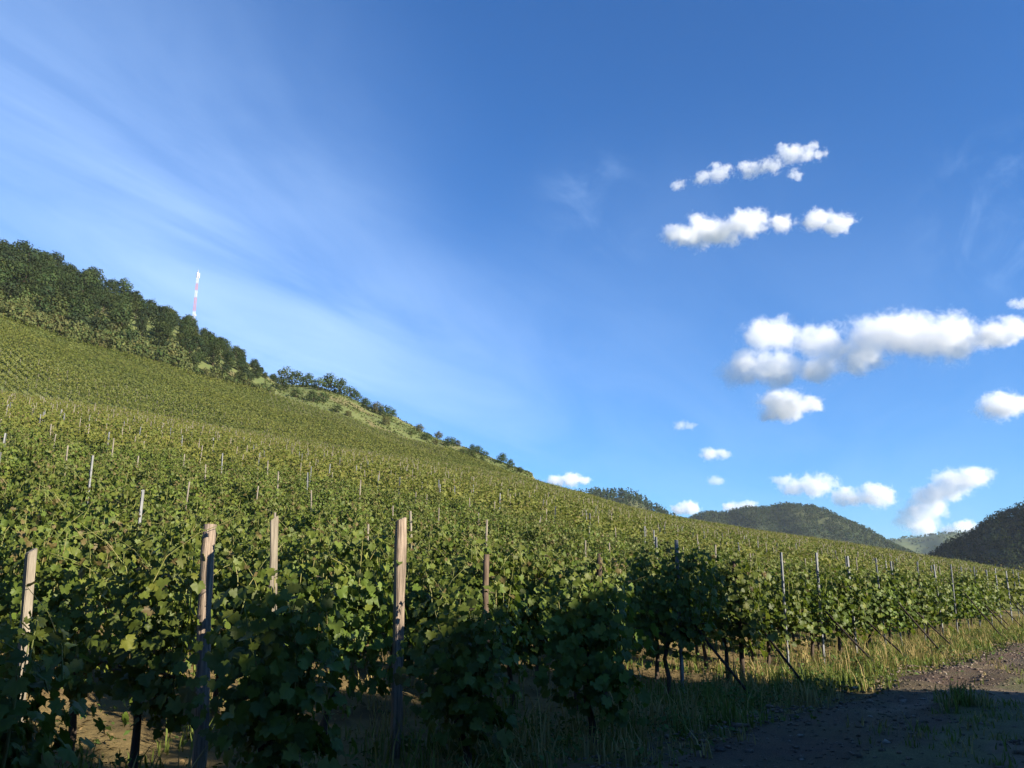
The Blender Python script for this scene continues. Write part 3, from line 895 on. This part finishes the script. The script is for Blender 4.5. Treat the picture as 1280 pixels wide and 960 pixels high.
def steel_post(h):
    """folded steel vineyard stake: open channel with hooks along its edges"""
    bm = bmesh.new()
    prof = [(-0.026, 0.018), (-0.026, -0.012), (-0.012, -0.018), (0.012, -0.018), (0.026, -0.012), (0.026, 0.018), (0.023, 0.018), (0.023, -0.010), (0.011, -0.015), (-0.011, -0.015), (-0.023, -0.010), (-0.023, 0.018)]
    lo = [bm.verts.new((x, y, -0.4)) for x, y in prof]; hi = [bm.verts.new((x, y, h)) for x, y in prof]
    n = len(prof)
    for k in range(n):
        bm.faces.new((lo[k], lo[(k+1) % n], hi[(k+1) % n], hi[k]))
    bm.faces.new(hi); bm.faces.new(lo[::-1])
    for k in range(7):
        for sx in (-1, 1):
            bmesh.ops.create_cube(bm, size=1, matrix=Matrix.Translation((sx*0.031, 0.006, 0.5+0.25*k)) @ Matrix.Diagonal((0.009, 0.012, 0.03, 1)))
    return bm

def stand(name, me, u, v, h_label, cat, group, tilt=(0, 0), rz=0.0, xy=None):
    x, y = xy if xy else (u*DU[0]+v*DV[0], u*DU[1]+v*DV[1])
    o = link(name, me)
    o.location = (x, y, H(x, y)); o.rotation_euler = (tilt[0], tilt[1], rz)
    tag(o, h_label, cat, group)
    return o

def strut_mesh():
    z = np.linspace(0, 1, 6)
    L = 1.75
    p = [(random.gauss(0, .008), random.gauss(0, .008), -0.25+zz*(L+0.25)) for zz in z]
    return tube_np(p, [0.032*random.uniform(.9, 1.1) for _ in z], 8)
strut_v, strut_f, strut_t = strut_mesh()
M_STRUT = solid_mat('tarred_wood', (0.018, 0.014, 0.011), (0.05, 0.038, 0.03), 22, 0.95, (1, 1, 0.12), 0.7)
ME_STRUT = mesh_np('strut', strut_v, [strut_f, strut_t], M_STRUT, None, True)
ME_STEEL = bm_mesh('steel_post', steel_post(2.15), M_STEEL)
v_, f_, t_ = round_post(1.98, 0.052)
a_ = mesh_np('wooden_post', v_, [f_, t_], M_WOOD, None, True)
GP = 'end posts of the vine rows along the track'
stand('wooden_post', a_, 5.8, 3.55, 'thick round pale wooden post on the left, its top third in sun', 'post', GP, (0.0, -0.03))
stand('wooden_post', bm_mesh('square_post', square_post(2.12, 0.088), M_WOOD), 5.8, 5.5, 'tall square tan wooden post left of the middle, its upper half in sun', 'post', GP, (0.0, -0.01), 0.5)
az = pix(357, 700)[0]
stand('wooden_stake', bm_mesh('stake', square_post(2.0, 0.055), M_WOODP), 0, 0, 'thin pale leaning stake between the two wooden end posts', 'stake', GP, (0.0, -0.05), 0.4, (6.3*math.sin(rad(az)), 6.3*math.cos(rad(az))))
az = pix(56, 700)[0]
stand('wooden_stake', bm_mesh('stake', square_post(1.72, 0.058), M_WOODP), 0, 0, 'pale squared wooden stake near the left edge of the picture', 'stake', GP, (0.0, -0.06), 0.9, (7.0*math.sin(rad(az)), 7.0*math.cos(rad(az))))
v_, f_, t_ = round_post(1.9, 0.036, 0.03)
ME_DP = mesh_np('dark_post', v_, [f_, t_], M_DARKWOOD, None, True)
v_, f_, t_ = round_post(1.88, 0.034, 0.02)
stand('wooden_post', mesh_np('leafy_post', v_, [f_, t_], M_BARK, None, True), 5.8, 6.75, 'weathered wooden post almost swallowed by leaves, right of the square post', 'post', GP)
stand('wooden_post', ME_DP, 5.8, 8.9, 'dark weathered wooden post with leaves at its top', 'post', GP, (0, 0.02))
k = 0
for v0 in ROWS:
    if v0 < 10.5 or v0 > 150: continue
    u0 = 5.75+rng.normal(0, 0.06)
    dark = k == 1
    x, y = u0*DU[0]+v0*DV[0], u0*DU[1]+v0*DV[1]
    label = {0: 'first grey steel post right of the dark wooden post, wholly in shade', 1: 'dark wooden post just left of the bright steel post',
             2: 'bright grey steel post standing clear in front of the vines', 3: 'steel post hung with leaves behind the bright steel post'}.get(k, 'grey steel end post in the long line beside the track')
    e = link('end_post', None)
    e.location = (x, y, H(x, y))
    e.rotation_euler = (rng.normal(0, 0.02), rng.normal(0, 0.02), row_rot-PI/2+rng.normal(0, 0.2))
    tag(e, label, 'post', GP)
    link('stake', ME_DP if dark else ME_STEEL, e)
    if k != 2 and v0 < 75 and (k < 5 or rng.random() < 0.75):
        s = link('strut', ME_STRUT, e)
        # foot on the track side, head against the stake
        s.location = (0.08, -1.05-rng.uniform(0, .15), 0.0)
        s.rotation_euler = (-rad(42)+rng.normal(0, 0.09), 0, rng.normal(0, 0.12))
        s.scale = (0.6, 0.6, rng.uniform(0.7, 0.95))
    k += 1

# stakes inside the rows
sx, sy = [], []
for v0 in ROWS:
    uu = np.arange(5.8+5.6*0.9+rng.uniform(-1, 1), 200, 5.6)
    uu = uu+rng.normal(0, 0.25, len(uu))
    sx.append(uu*DU[0]+v0*DV[0]); sy.append(uu*DU[1]+v0*DV[1])
sx = np.concatenate(sx); sy = np.concatenate(sy)
sr = np.hypot(sx, sy); sa = np.degrees(np.arctan2(sx, sy))
ok = (np.abs(sa) < 34.5) & field_mask(sx, sy) & (sr < 210) & (sy > 0)
sx, sy, sr = sx[ok], sy[ok], sr[ok]
o_ = np.argsort(sr); sx, sy, sr = sx[o_], sy[o_], sr[o_]
ST = []
for h, r in ((2.15, 0.02), (2.3, 0.024), (2.1, 0.018)):
    v, f, t = tube_np([(0, 0, -0.3), (0.01, 0, h*0.5), (0, 0.01, h)], [r, r, r*0.9], 7)
    ST.append(mesh_np('stake', v, [f, t], M_WOODP, None, True))
ST.append(bm_mesh('stake', steel_post(2.3), M_STEEL))
for i in range(min(270, len(sx))):
    far = sr[i] > 26
    stand('vineyard_stake', ST[int(rng.integers(0, 4))], 0, 0,
          'thin pale stake poking out of the sunlit canopy on the slope' if far else 'slim pale stake among the leaves of the nearer rows', 'stake', 'stakes inside the vine rows',
          (rng.normal(0, 0.035), rng.normal(0, 0.035)), rng.uniform(0, 6.28), (sx[i], sy[i]))
yx, yy = [], []
for v0 in ROWS:
    for u_ in np.arange(120, 330, 3.2):
        x = u_*DU[0]+v0*DV[0]; y = u_*DU[1]+v0*DV[1]
        yx.append(x); yy.append(y)
yx, yy = np.array(yx), np.array(yy)
yr = np.hypot(yx, yy); yp = AXIS-np.degrees(np.arctan2(yx, yy))
q1, q2, q3, q4, q5 = radii_at(yp)
ok = (yr > q2-38) & (yr < q2-1) & (yp > AXIS-pix(560, 480)[0]) & (yp < AXIS-pix(335, 480)[0])
sx = np.concatenate([sx, yx[ok]]); sy = np.concatenate([sy, yy[ok]])
if len(sx) > 270:
    n = len(sx)-270
    x, y = sx[270:], sy[270:]; z = height(x, y)
    hh = rng.uniform(2.0, 2.4, n)
    r = 0.024
    c8 = np.array([(-r, -r, 0), (r, -r, 0), (r, r, 0), (-r, r, 0), (-r, -r, 1), (r, -r, 1), (r, r, 1), (-r, r, 1)])
    vv = np.tile(c8, (n, 1, 1)); vv[..., 2] *= hh[:, None]
    ti = rng.normal(0, 0.03, (n, 1, 2)); vv[..., :2] += ti*vv[..., 2:]
    vv += np.stack([x, y, z], -1)[:, None]
    f6 = np.array([(0, 1, 5, 4), (1, 2, 6, 5), (2, 3, 7, 6), (3, 0, 4, 7), (4, 5, 6, 7)])
    ff = (f6[None]+np.arange(n)[:, None, None]*8).reshape(-1, 4)
    tag(link('distant_stakes', mesh_np('distant_stakes', vv.reshape(-1, 3), ff, M_WOODP)), kind='stuff')

# ------------------------------------------------------------------ grass, weeds and litter on the ground
def blades(x, y, n_b, hgt, spread, cols, wid=0.006):
    n = len(x)
    X = np.repeat(x, n_b)+rng.normal(0, spread, n*n_b); Y = np.repeat(y, n_b)+rng.normal(0, spread, n*n_b)
    Z = height(X, Y)+0.01
    h = np.repeat(hgt, n_b)*rng.uniform(0.5, 1.25, n*n_b)
    th = rng.uniform(0, 2*PI, n*n_b); ln = rng.uniform(0.1, 0.75, n*n_b)*h
    dx, dy = np.cos(th), np.sin(th)
    w = wid*rng.uniform(0.7, 1.5, n*n_b)*(1+h)
    sx_, sy_ = -dy*w, dx*w
    mx, my, mz = X+dx*ln*0.3, Y+dy*ln*0.3, Z+h*0.6
    tx, ty, tz = X+dx*ln, Y+dy*ln, Z+h
    v = np.stack([np.stack([X-sx_, Y-sy_, Z-0.02], -1), np.stack([X+sx_, Y+sy_, Z-0.02], -1), np.stack([mx+sx_*.8, my+sy_*.8, mz], -1), np.stack([mx-sx_*.8, my-sy_*.8, mz], -1),
                  np.stack([tx, ty, tz], -1)], 1).reshape(-1, 3)
    b = np.arange(n*n_b)[:, None]*5
    f4 = b+np.array([[0, 1, 2, 3]]); f3 = b+np.array([[3, 2, 4]])
    c = np.repeat(np.repeat(cols, n_b, 0)*rng.uniform(0.7, 1.3, (n*n_b, 1)), 5, 0)
    return v, f4, f3, c

def scatter_grass():
    vs, f4s, f3s, cs, off = [], [], [], [], 0
    def put(u, v, n_b, h, sp, cols, wid=0.006):
        nonlocal off
        x = u*DU[0]+v*DV[0]; y = u*DU[1]+v*DV[1]
        a = np.degrees(np.arctan2(x, y)); r = np.hypot(x, y)
        ok = (np.abs(a) < 40) & (r > 2.2)
        V, a4, a3, c = blades(x[ok], y[ok], n_b, h[ok], sp, cols[ok], wid)
        vs.append(V); f4s.append(a4+off); f3s.append(a3+off); cs.append(c); off += len(V)
    def mixcol(n, p_dry, u=None, v=None):
        if u is not None:
            p_dry = np.clip(p_dry+0.75*np.sin(u*1.9+np.sin(v*0.9))*np.sin(v*1.3+1.1*np.sin(u*1.3)), 0.04, 0.96)
        d = rng.random(n) < p_dry
        return np.where(d[:, None], np.array([[0.36, 0.275, 0.115]]), np.array([[0.15, 0.19, 0.04]]))
    # verge between track and row ends
    n = 4200
    u = rng.normal(4.95, 0.5, n); v = rng.uniform(0.5, 62, n)
    pt = np.sin(v*1.1+np.sin(u*3))+0.7*np.sin(v*2.7+u*2) > rng.uniform(-1.6, 0.6, n)
    u, v = u[pt], v[pt]; n = len(u)
    put(u, v, 11, rng.uniform(0.05, 0.30, n), 0.07, mixcol(n, 0.5, u, v))
    # taller dry stalks at the row ends
    n = 420
    u = rng.normal(5.1, 0.45, n); v = rng.uniform(0.5, 50, n)
    put(u, v, 5, rng.uniform(0.25, 0.6, n), 0.05, mixcol(n, 0.75), 0.004)
    # between the rows
    n = 7000
    u = 5.5+rng.random(n)**1.4*28; v = rng.uniform(-2, 45, n)
    pt = np.sin(v*1.7+1.3*np.sin(u*1.1))*np.sin(u*1.9+np.sin(v*0.7)) > rng.uniform(-0.8, 0.7, n)
    u, v = u[pt], v[pt]; n = len(u)
    put(u, v, 9, rng.uniform(0.06, 0.28, n), 0.10, mixcol(n, 0.4, u, v))
    # crown of the track
    n = 1500
    u = rng.normal(2.05, 0.33, n); v = rng.uniform(1.5, 60, n)
    pat = np.sin(v*0.8)+0.6*np.sin(v*2.1+1) > -0.2
    put(u[pat], v[pat], 9, rng.uniform(0.04, 0.16, n)[pat], 0.06, mixcol(n, 0.35)[pat])
    n = 16
    u = rng.normal(2.45, 0.12, n); v = rng.normal(11.9, 0.3, n)
    put(u, v, 16, rng.uniform(0.16, 0.34, n), 0.06, mixcol(n, 0.25))
    me = mesh_np('grass', np.concatenate(vs), [np.concatenate(f4s), np.concatenate(f3s)], M_GRASS, np.concatenate(cs))
    tag(link('grass', me), kind='stuff')
    # broad-leaved weeds at the foot of the rows
    n = 1500
    u = np.where(rng.random(n) < 0.5, rng.normal(5.0, 0.6, n), rng.uniform(5.5, 20, n)); v = rng.uniform(0, 32, n)
    x = u*DU[0]+v*DV[0]; y = u*DU[1]+v*DV[1]
    m = 12
    X = np.repeat(x, m)+rng.normal(0, 0.09, n*m); Y = np.repeat(y, m)+rng.normal(0, 0.09, n*m)
    Z = height(X, Y)+rng.uniform(0.02, 0.22, n*m)
    nr = norm(rng.normal(size=(n*m, 3))*0.5+np.array([0, 0, 1]))
    V, F = quads(np.stack([X, Y, Z], -1), nr, rng.uniform(0.03, 0.09, n*m), 0.6)
    c = np.array([[0.085, 0.14, 0.035]])*rng.uniform(0.6, 1.5, (n*m, 1))
    tag(link('weeds', mesh_np('weeds', V, F, M_GRASS, np.repeat(c, 4, 0))), kind='stuff')
    # dead leaves and straw
    n = 9000
    u = rng.uniform(3.6, 14, n); v = rng.uniform(0, 30, n)
    x = u*DU[0]+v*DV[0]; y = u*DU[1]+v*DV[1]
    z = height(x, y)+0.02
    nr = norm(rng.normal(size=(n, 3))*0.3+np.array([0, 0, 1]))
    V, F = quads(np.stack([x, y, z], -1), nr, rng.uniform(0.03, 0.10, n), 0.5)
    c = np.array([[0.30, 0.20, 0.10]])*rng.uniform(0.5, 1.4, (n, 1))
    tag(link('leaf_litter', mesh_np('leaf_litter', V, F, M_GRASS, np.repeat(c, 4, 0))), kind='stuff')
scatter_grass()

# ------------------------------------------------------------------ trees behind the camera whose shade lies over the track and the row ends
rng = np.random.default_rng(77)
shade_v = [tree_meshes(8000, 6.5, 5.2, 0.5, DARK, 0.12, 30, 0.16) for _ in range(3)]
SX, SY, ST_ = to_sun.x/math.cos(rad(SUN_EL)), to_sun.y/math.cos(rad(SUN_EL)), math.tan(rad(SUN_EL))
SHADE = [(px_+D*SX, py_+D*SY, z_+D*ST_-0.15, w) for px_, py_, z_, D, w in (      # where the shade has to lie, how high, how far off the tree, its width
    (-1.0, 1.8, 1.9, 13, 5.0), (-2.2, 3.9, 1.7, 13, 4.8), (-2.8, 4.9, 1.25, 15, 4.4), (-1.5, 5.9, 1.6, 13, 4.0), (-0.3, 7.6, 1.6, 13, 4.0), (0.8, 9.2, 2.0, 13, 4.2), (2.4, 11.8, 2.35, 13, 4.6),
    (4.2, 10.2, -0.1, 13, 4.6), (6.1, 11.4, -0.75, 13, 4.0), (3.5, 5.5, 1.0, 13, 5.0), (7.0, 6.8, 0.1, 13, 5.0), (8.6, 9.4, -0.7, 13, 4.4), (7.9, 14.0, -0.35, 14, 1.3), (13.2, 23.6, 0.3, 13, 4.0))]
SHADE += [(-6.0, -9.0, 8.5, 6.5), (0.0, -10.0, 8.0, 6.5), (6.0, -8.5, 7.2, 6.5), (-10.5, -6.0, 8.5, 6.5  # unseen tree wall added to block sky light and deepen the foreground shade
)]
for i, (x, y, h, w) in enumerate(SHADE):
    place_tree('shade_tree', shade_v[i % 3], (x, y, H(x, y)-0.3), (w/5.2, w/5.2, h/6.5), i*1.3,
               'dense unseen tree behind the viewer, set to shade the track', 'tree', 'roadside trees behind the viewer')

# ------------------------------------------------------------------ cumulus clouds
rng = np.random.default_rng(21)
def cloud(blobs, D, label, K_=0.11, amp=1.0, group='fair weather clouds', flat=0.64, nscale=1.0, thin=0.0):
    bx = np.array([b[0] for b in blobs], float); by = np.array([b[1] for b in blobs], float); br = np.array([b[2] for b in blobs], float)
    cx, cyy = (bx.min()+bx.max())/2, (by.min()+by.max())/2
    az, t = pix(cx, cyy)
    loc = Vector((math.sin(rad(az)), math.cos(rad(az)), t))*D
    mpp = D*math.sqrt(1+t*t)/FPX*math.cos(math.atan(t))       # metres to one photo pixel at this place
    mpp = D/FPX/max(0.6, math.cos(rad(az)))
    P = []
    for x, y, r in blobs:
        for j in range(3):
            a2, t2 = pix(x+rng.normal(0, 0.45)*r, y+(0 if j == 0 else rng.uniform(-0.55, 0.35)*r))
            d = math.tan(rad(a2-az))*D/mpp
            P.append((d, rng.normal(0, 0.45)*r, (t2-t)*D/mpp, r*(1.42 if j == 0 else rng.uniform(0.6, 1.1))))
    bm = bmesh.new()
    for x, y, z, r in P:
        bmesh.ops.create_icosphere(bm, subdivisions=3, radius=r*1.55, matrix=Matrix.Translation((x, y, z)) @ Matrix.Diagonal((1, 1, flat, 1)))
    me0 = bpy.data.meshes.new('hull'); bm.to_mesh(me0); bm.free()
    o = link('cumulus_cloud', me0)
    md = o.modifiers.new('hull', 'REMESH'); md.mode = 'VOXEL'; md.voxel_size = max(br.min()*0.3, br.max()*0.16)
    dg = bpy.context.evaluated_depsgraph_get()
    me = bpy.data.meshes.new_from_object(o.evaluated_get(dg))
    o.modifiers.clear(); o.data = me
    o.location = loc; o.rotation_euler = (0, 0, -rad(az)); o.scale = (mpp, mpp, mpp)
    m = bpy.data.materials.new('cloud_vapour'); m.use_nodes = True
    N = NT(m.node_tree); N.nt.nodes.clear()
    p = N.n('ShaderNodeTexCoord').outputs['Object']
    rm = float(np.mean(br))
    wn = N.n('ShaderNodeTexNoise', ins={'Vector': N.v('ADD', p, (rng.uniform(-900, 900), 0, 0)), 'Scale': 0.55/rm, 'Detail': 5.0, 'Roughness': 0.6})
    p2 = N.v('ADD', p, N.v('MULTIPLY', N.v('SUBTRACT', wn.outputs['Color'], (0.5, 0.5, 0.5)), (1.9*rm, 1.9*rm, 1.1*rm)))
    ps = N.v('MULTIPLY', p2, (1, 1, 1/flat))
    best = None
    for x, y, z, r in P:
        dd = N.m('MULTIPLY_ADD', N.v('DISTANCE', ps, (x, y, z/flat)), -1.0/r, 1.0)
        if best is None: best = dd
        else:
            nd = N.nt.nodes.new('ShaderNodeMath'); nd.operation = 'SMOOTH_MAX'
            N.put(nd.inputs[0], best); N.put(nd.inputs[1], dd); nd.inputs[2].default_value = 0.25
            best = nd.outputs[0]
    rm = float(np.mean(br))
    off = N.v('ADD', p, (rng.uniform(-500, 500), 0, 0))
    n1 = N.noise(off, nscale*1.6/rm, 8, 0.68, 0.3)
    val = N.m('ADD', best, N.m('MULTIPLY', N.m('SUBTRACT', n1, 0.5), amp*2.1))
    n2 = N.noise(off, nscale*6.0/rm, 4, 0.6)
    val = N.m('ADD', val, N.m('MULTIPLY', N.m('SUBTRACT', n2, 0.5), 0.45))
    den = N.step(val, 0.08+thin, 0.6+thin*1.6)
    sct = N.n('ShaderNodeVolumeScatter', ins={'Color': (0.98, 0.98, 0.99, 1), 'Density': N.m('MULTIPLY', den, K_*12/rm/mpp), 'Anisotropy': 0.0})
    N.n('ShaderNodeOutputMaterial', ins={'Volume': sct.outputs[0]})
    me.materials.clear(); me.materials.append(m)
    m.cycles.volume_step_rate = 0.35
    tag(o, label, 'cloud', group)
    return o

cloud([(1022, 188, 9), (1003, 189, 13), (984, 191, 14), (960, 209, 12), (936, 209, 13), (898, 214, 13), (880, 221, 10), (850, 231, 8), (992, 218, 8)], 3200, 'ragged thin white cloud, the highest in the sky', 0.06, 1.35, thin=0.02)
cloud([(846, 293, 15), (884, 284, 23), (928, 279, 20), (905, 292, 18), (866, 296, 17)], 3500, 'white puffy cloud below the highest ragged one, left of its twin')
cloud([(976, 278, 13), (1014, 276, 15), (1044, 279, 14)], 3550, 'small flat white cloud right of the puffy one under the highest cloud')
cloud([(968, 424, 25), (1012, 426, 22), (1042, 434, 18), (936, 462, 22), (978, 460, 25), (1028, 463, 23), (1062, 452, 22), (1085, 436, 22), (1104, 420, 26), (1142, 418, 30), (1184, 419, 29), (1200, 428, 22)], 5200, 'largest white cloud, long and double tiered with a grey base', 0.10)
cloud([(1240, 417, 18), (1264, 412, 15)], 5300, 'white puff at the right end of the largest cloud')
cloud([(988, 506, 22), (1010, 506, 12), (966, 517, 12)], 5600, 'compact white puff hanging just below the largest cloud')
cloud([(1258, 506, 17), (1236, 509, 8)], 5700, 'small white cloud at the right edge of the picture', 0.09)
cloud([(1272, 380, 6), (1281, 380, 7)], 5300, 'tiny wisp above the right end of the largest cloud', 0.04)
cloud([(888, 568, 9), (898, 567, 8), (880, 569, 7)], 7500, 'small faint flat cloud under the compact puff', 0.05, flat=0.7)
cloud([(856, 533, 8), (866, 532, 6)], 7200, 'faint tiny wisp left of the compact puff', 0.025)
cloud([(700, 601, 10), (714, 599, 12), (728, 600, 7)], 9000, 'low flat white cloud over the end of the vineyard ridge', 0.08, flat=0.6)
cloud([(1012, 606, 17), (994, 608, 14), (1024, 616, 10), (978, 600, 9)], 9000, 'hazy white cloud above the rounded middle hill', 0.06, 1.2)
cloud([(1070, 621, 12), (1088, 620, 14), (1104, 622, 9)], 9000, 'flat topped white cloud right of the rounded middle hill', 0.09, flat=0.75)
cloud([(1190, 603, 16), (1205, 600, 11), (1164, 622, 15), (1172, 614, 14), (1152, 642, 15), (1142, 656, 14), (1166, 636, 12)], 9300, 'leaning white cloud rising from the valley gap', 0.08)
cloud([(1222, 597, 12)], 9300, 'small round puff beside the top of the leaning cloud', 0.08)
cloud([(856, 635, 10), (848, 638, 8)], 9500, 'bright low puff behind the notch between the hills', 0.1)
cloud([(925, 633, 9), (940, 632, 8), (908, 635, 7)], 9800, 'low streak of white cloud behind the middle hill', 0.06, flat=0.6)
cloud([(1196, 660, 8), (1210, 657, 8), (1182, 663, 6)], 9800, 'low pale cloud behind the far ridge', 0.06, flat=0.7)
cloud([(893, 600, 8), (899, 602, 6)], 9200, 'faint small wisp above the notch between the hills', 0.025)

# ------------------------------------------------------------------ air
def build_haze():
    bm = bmesh.new()
    bmesh.ops.create_cube(bm, size=1, matrix=Matrix.Translation((0, 0, 130)) @ Matrix.Diagonal((8800, 8800, 292, 1)))
    me = bpy.data.meshes.new('haze'); bm.to_mesh(me); bm.free()
    m = bpy.data.materials.new('air'); m.use_nodes = True
    N = NT(m.node_tree); N.nt.nodes.clear()
    pv = N.n('ShaderNodeVolumePrincipled', ins={'Color': (0.72, 0.82, 1.0, 1), 'Density': HAZE})
    N.n('ShaderNodeOutputMaterial', ins={'Volume': pv.outputs[0]})
    me.materials.append(m)
    tag(link('haze', me), kind='stuff')
HAZE = 0.00005
build_haze()
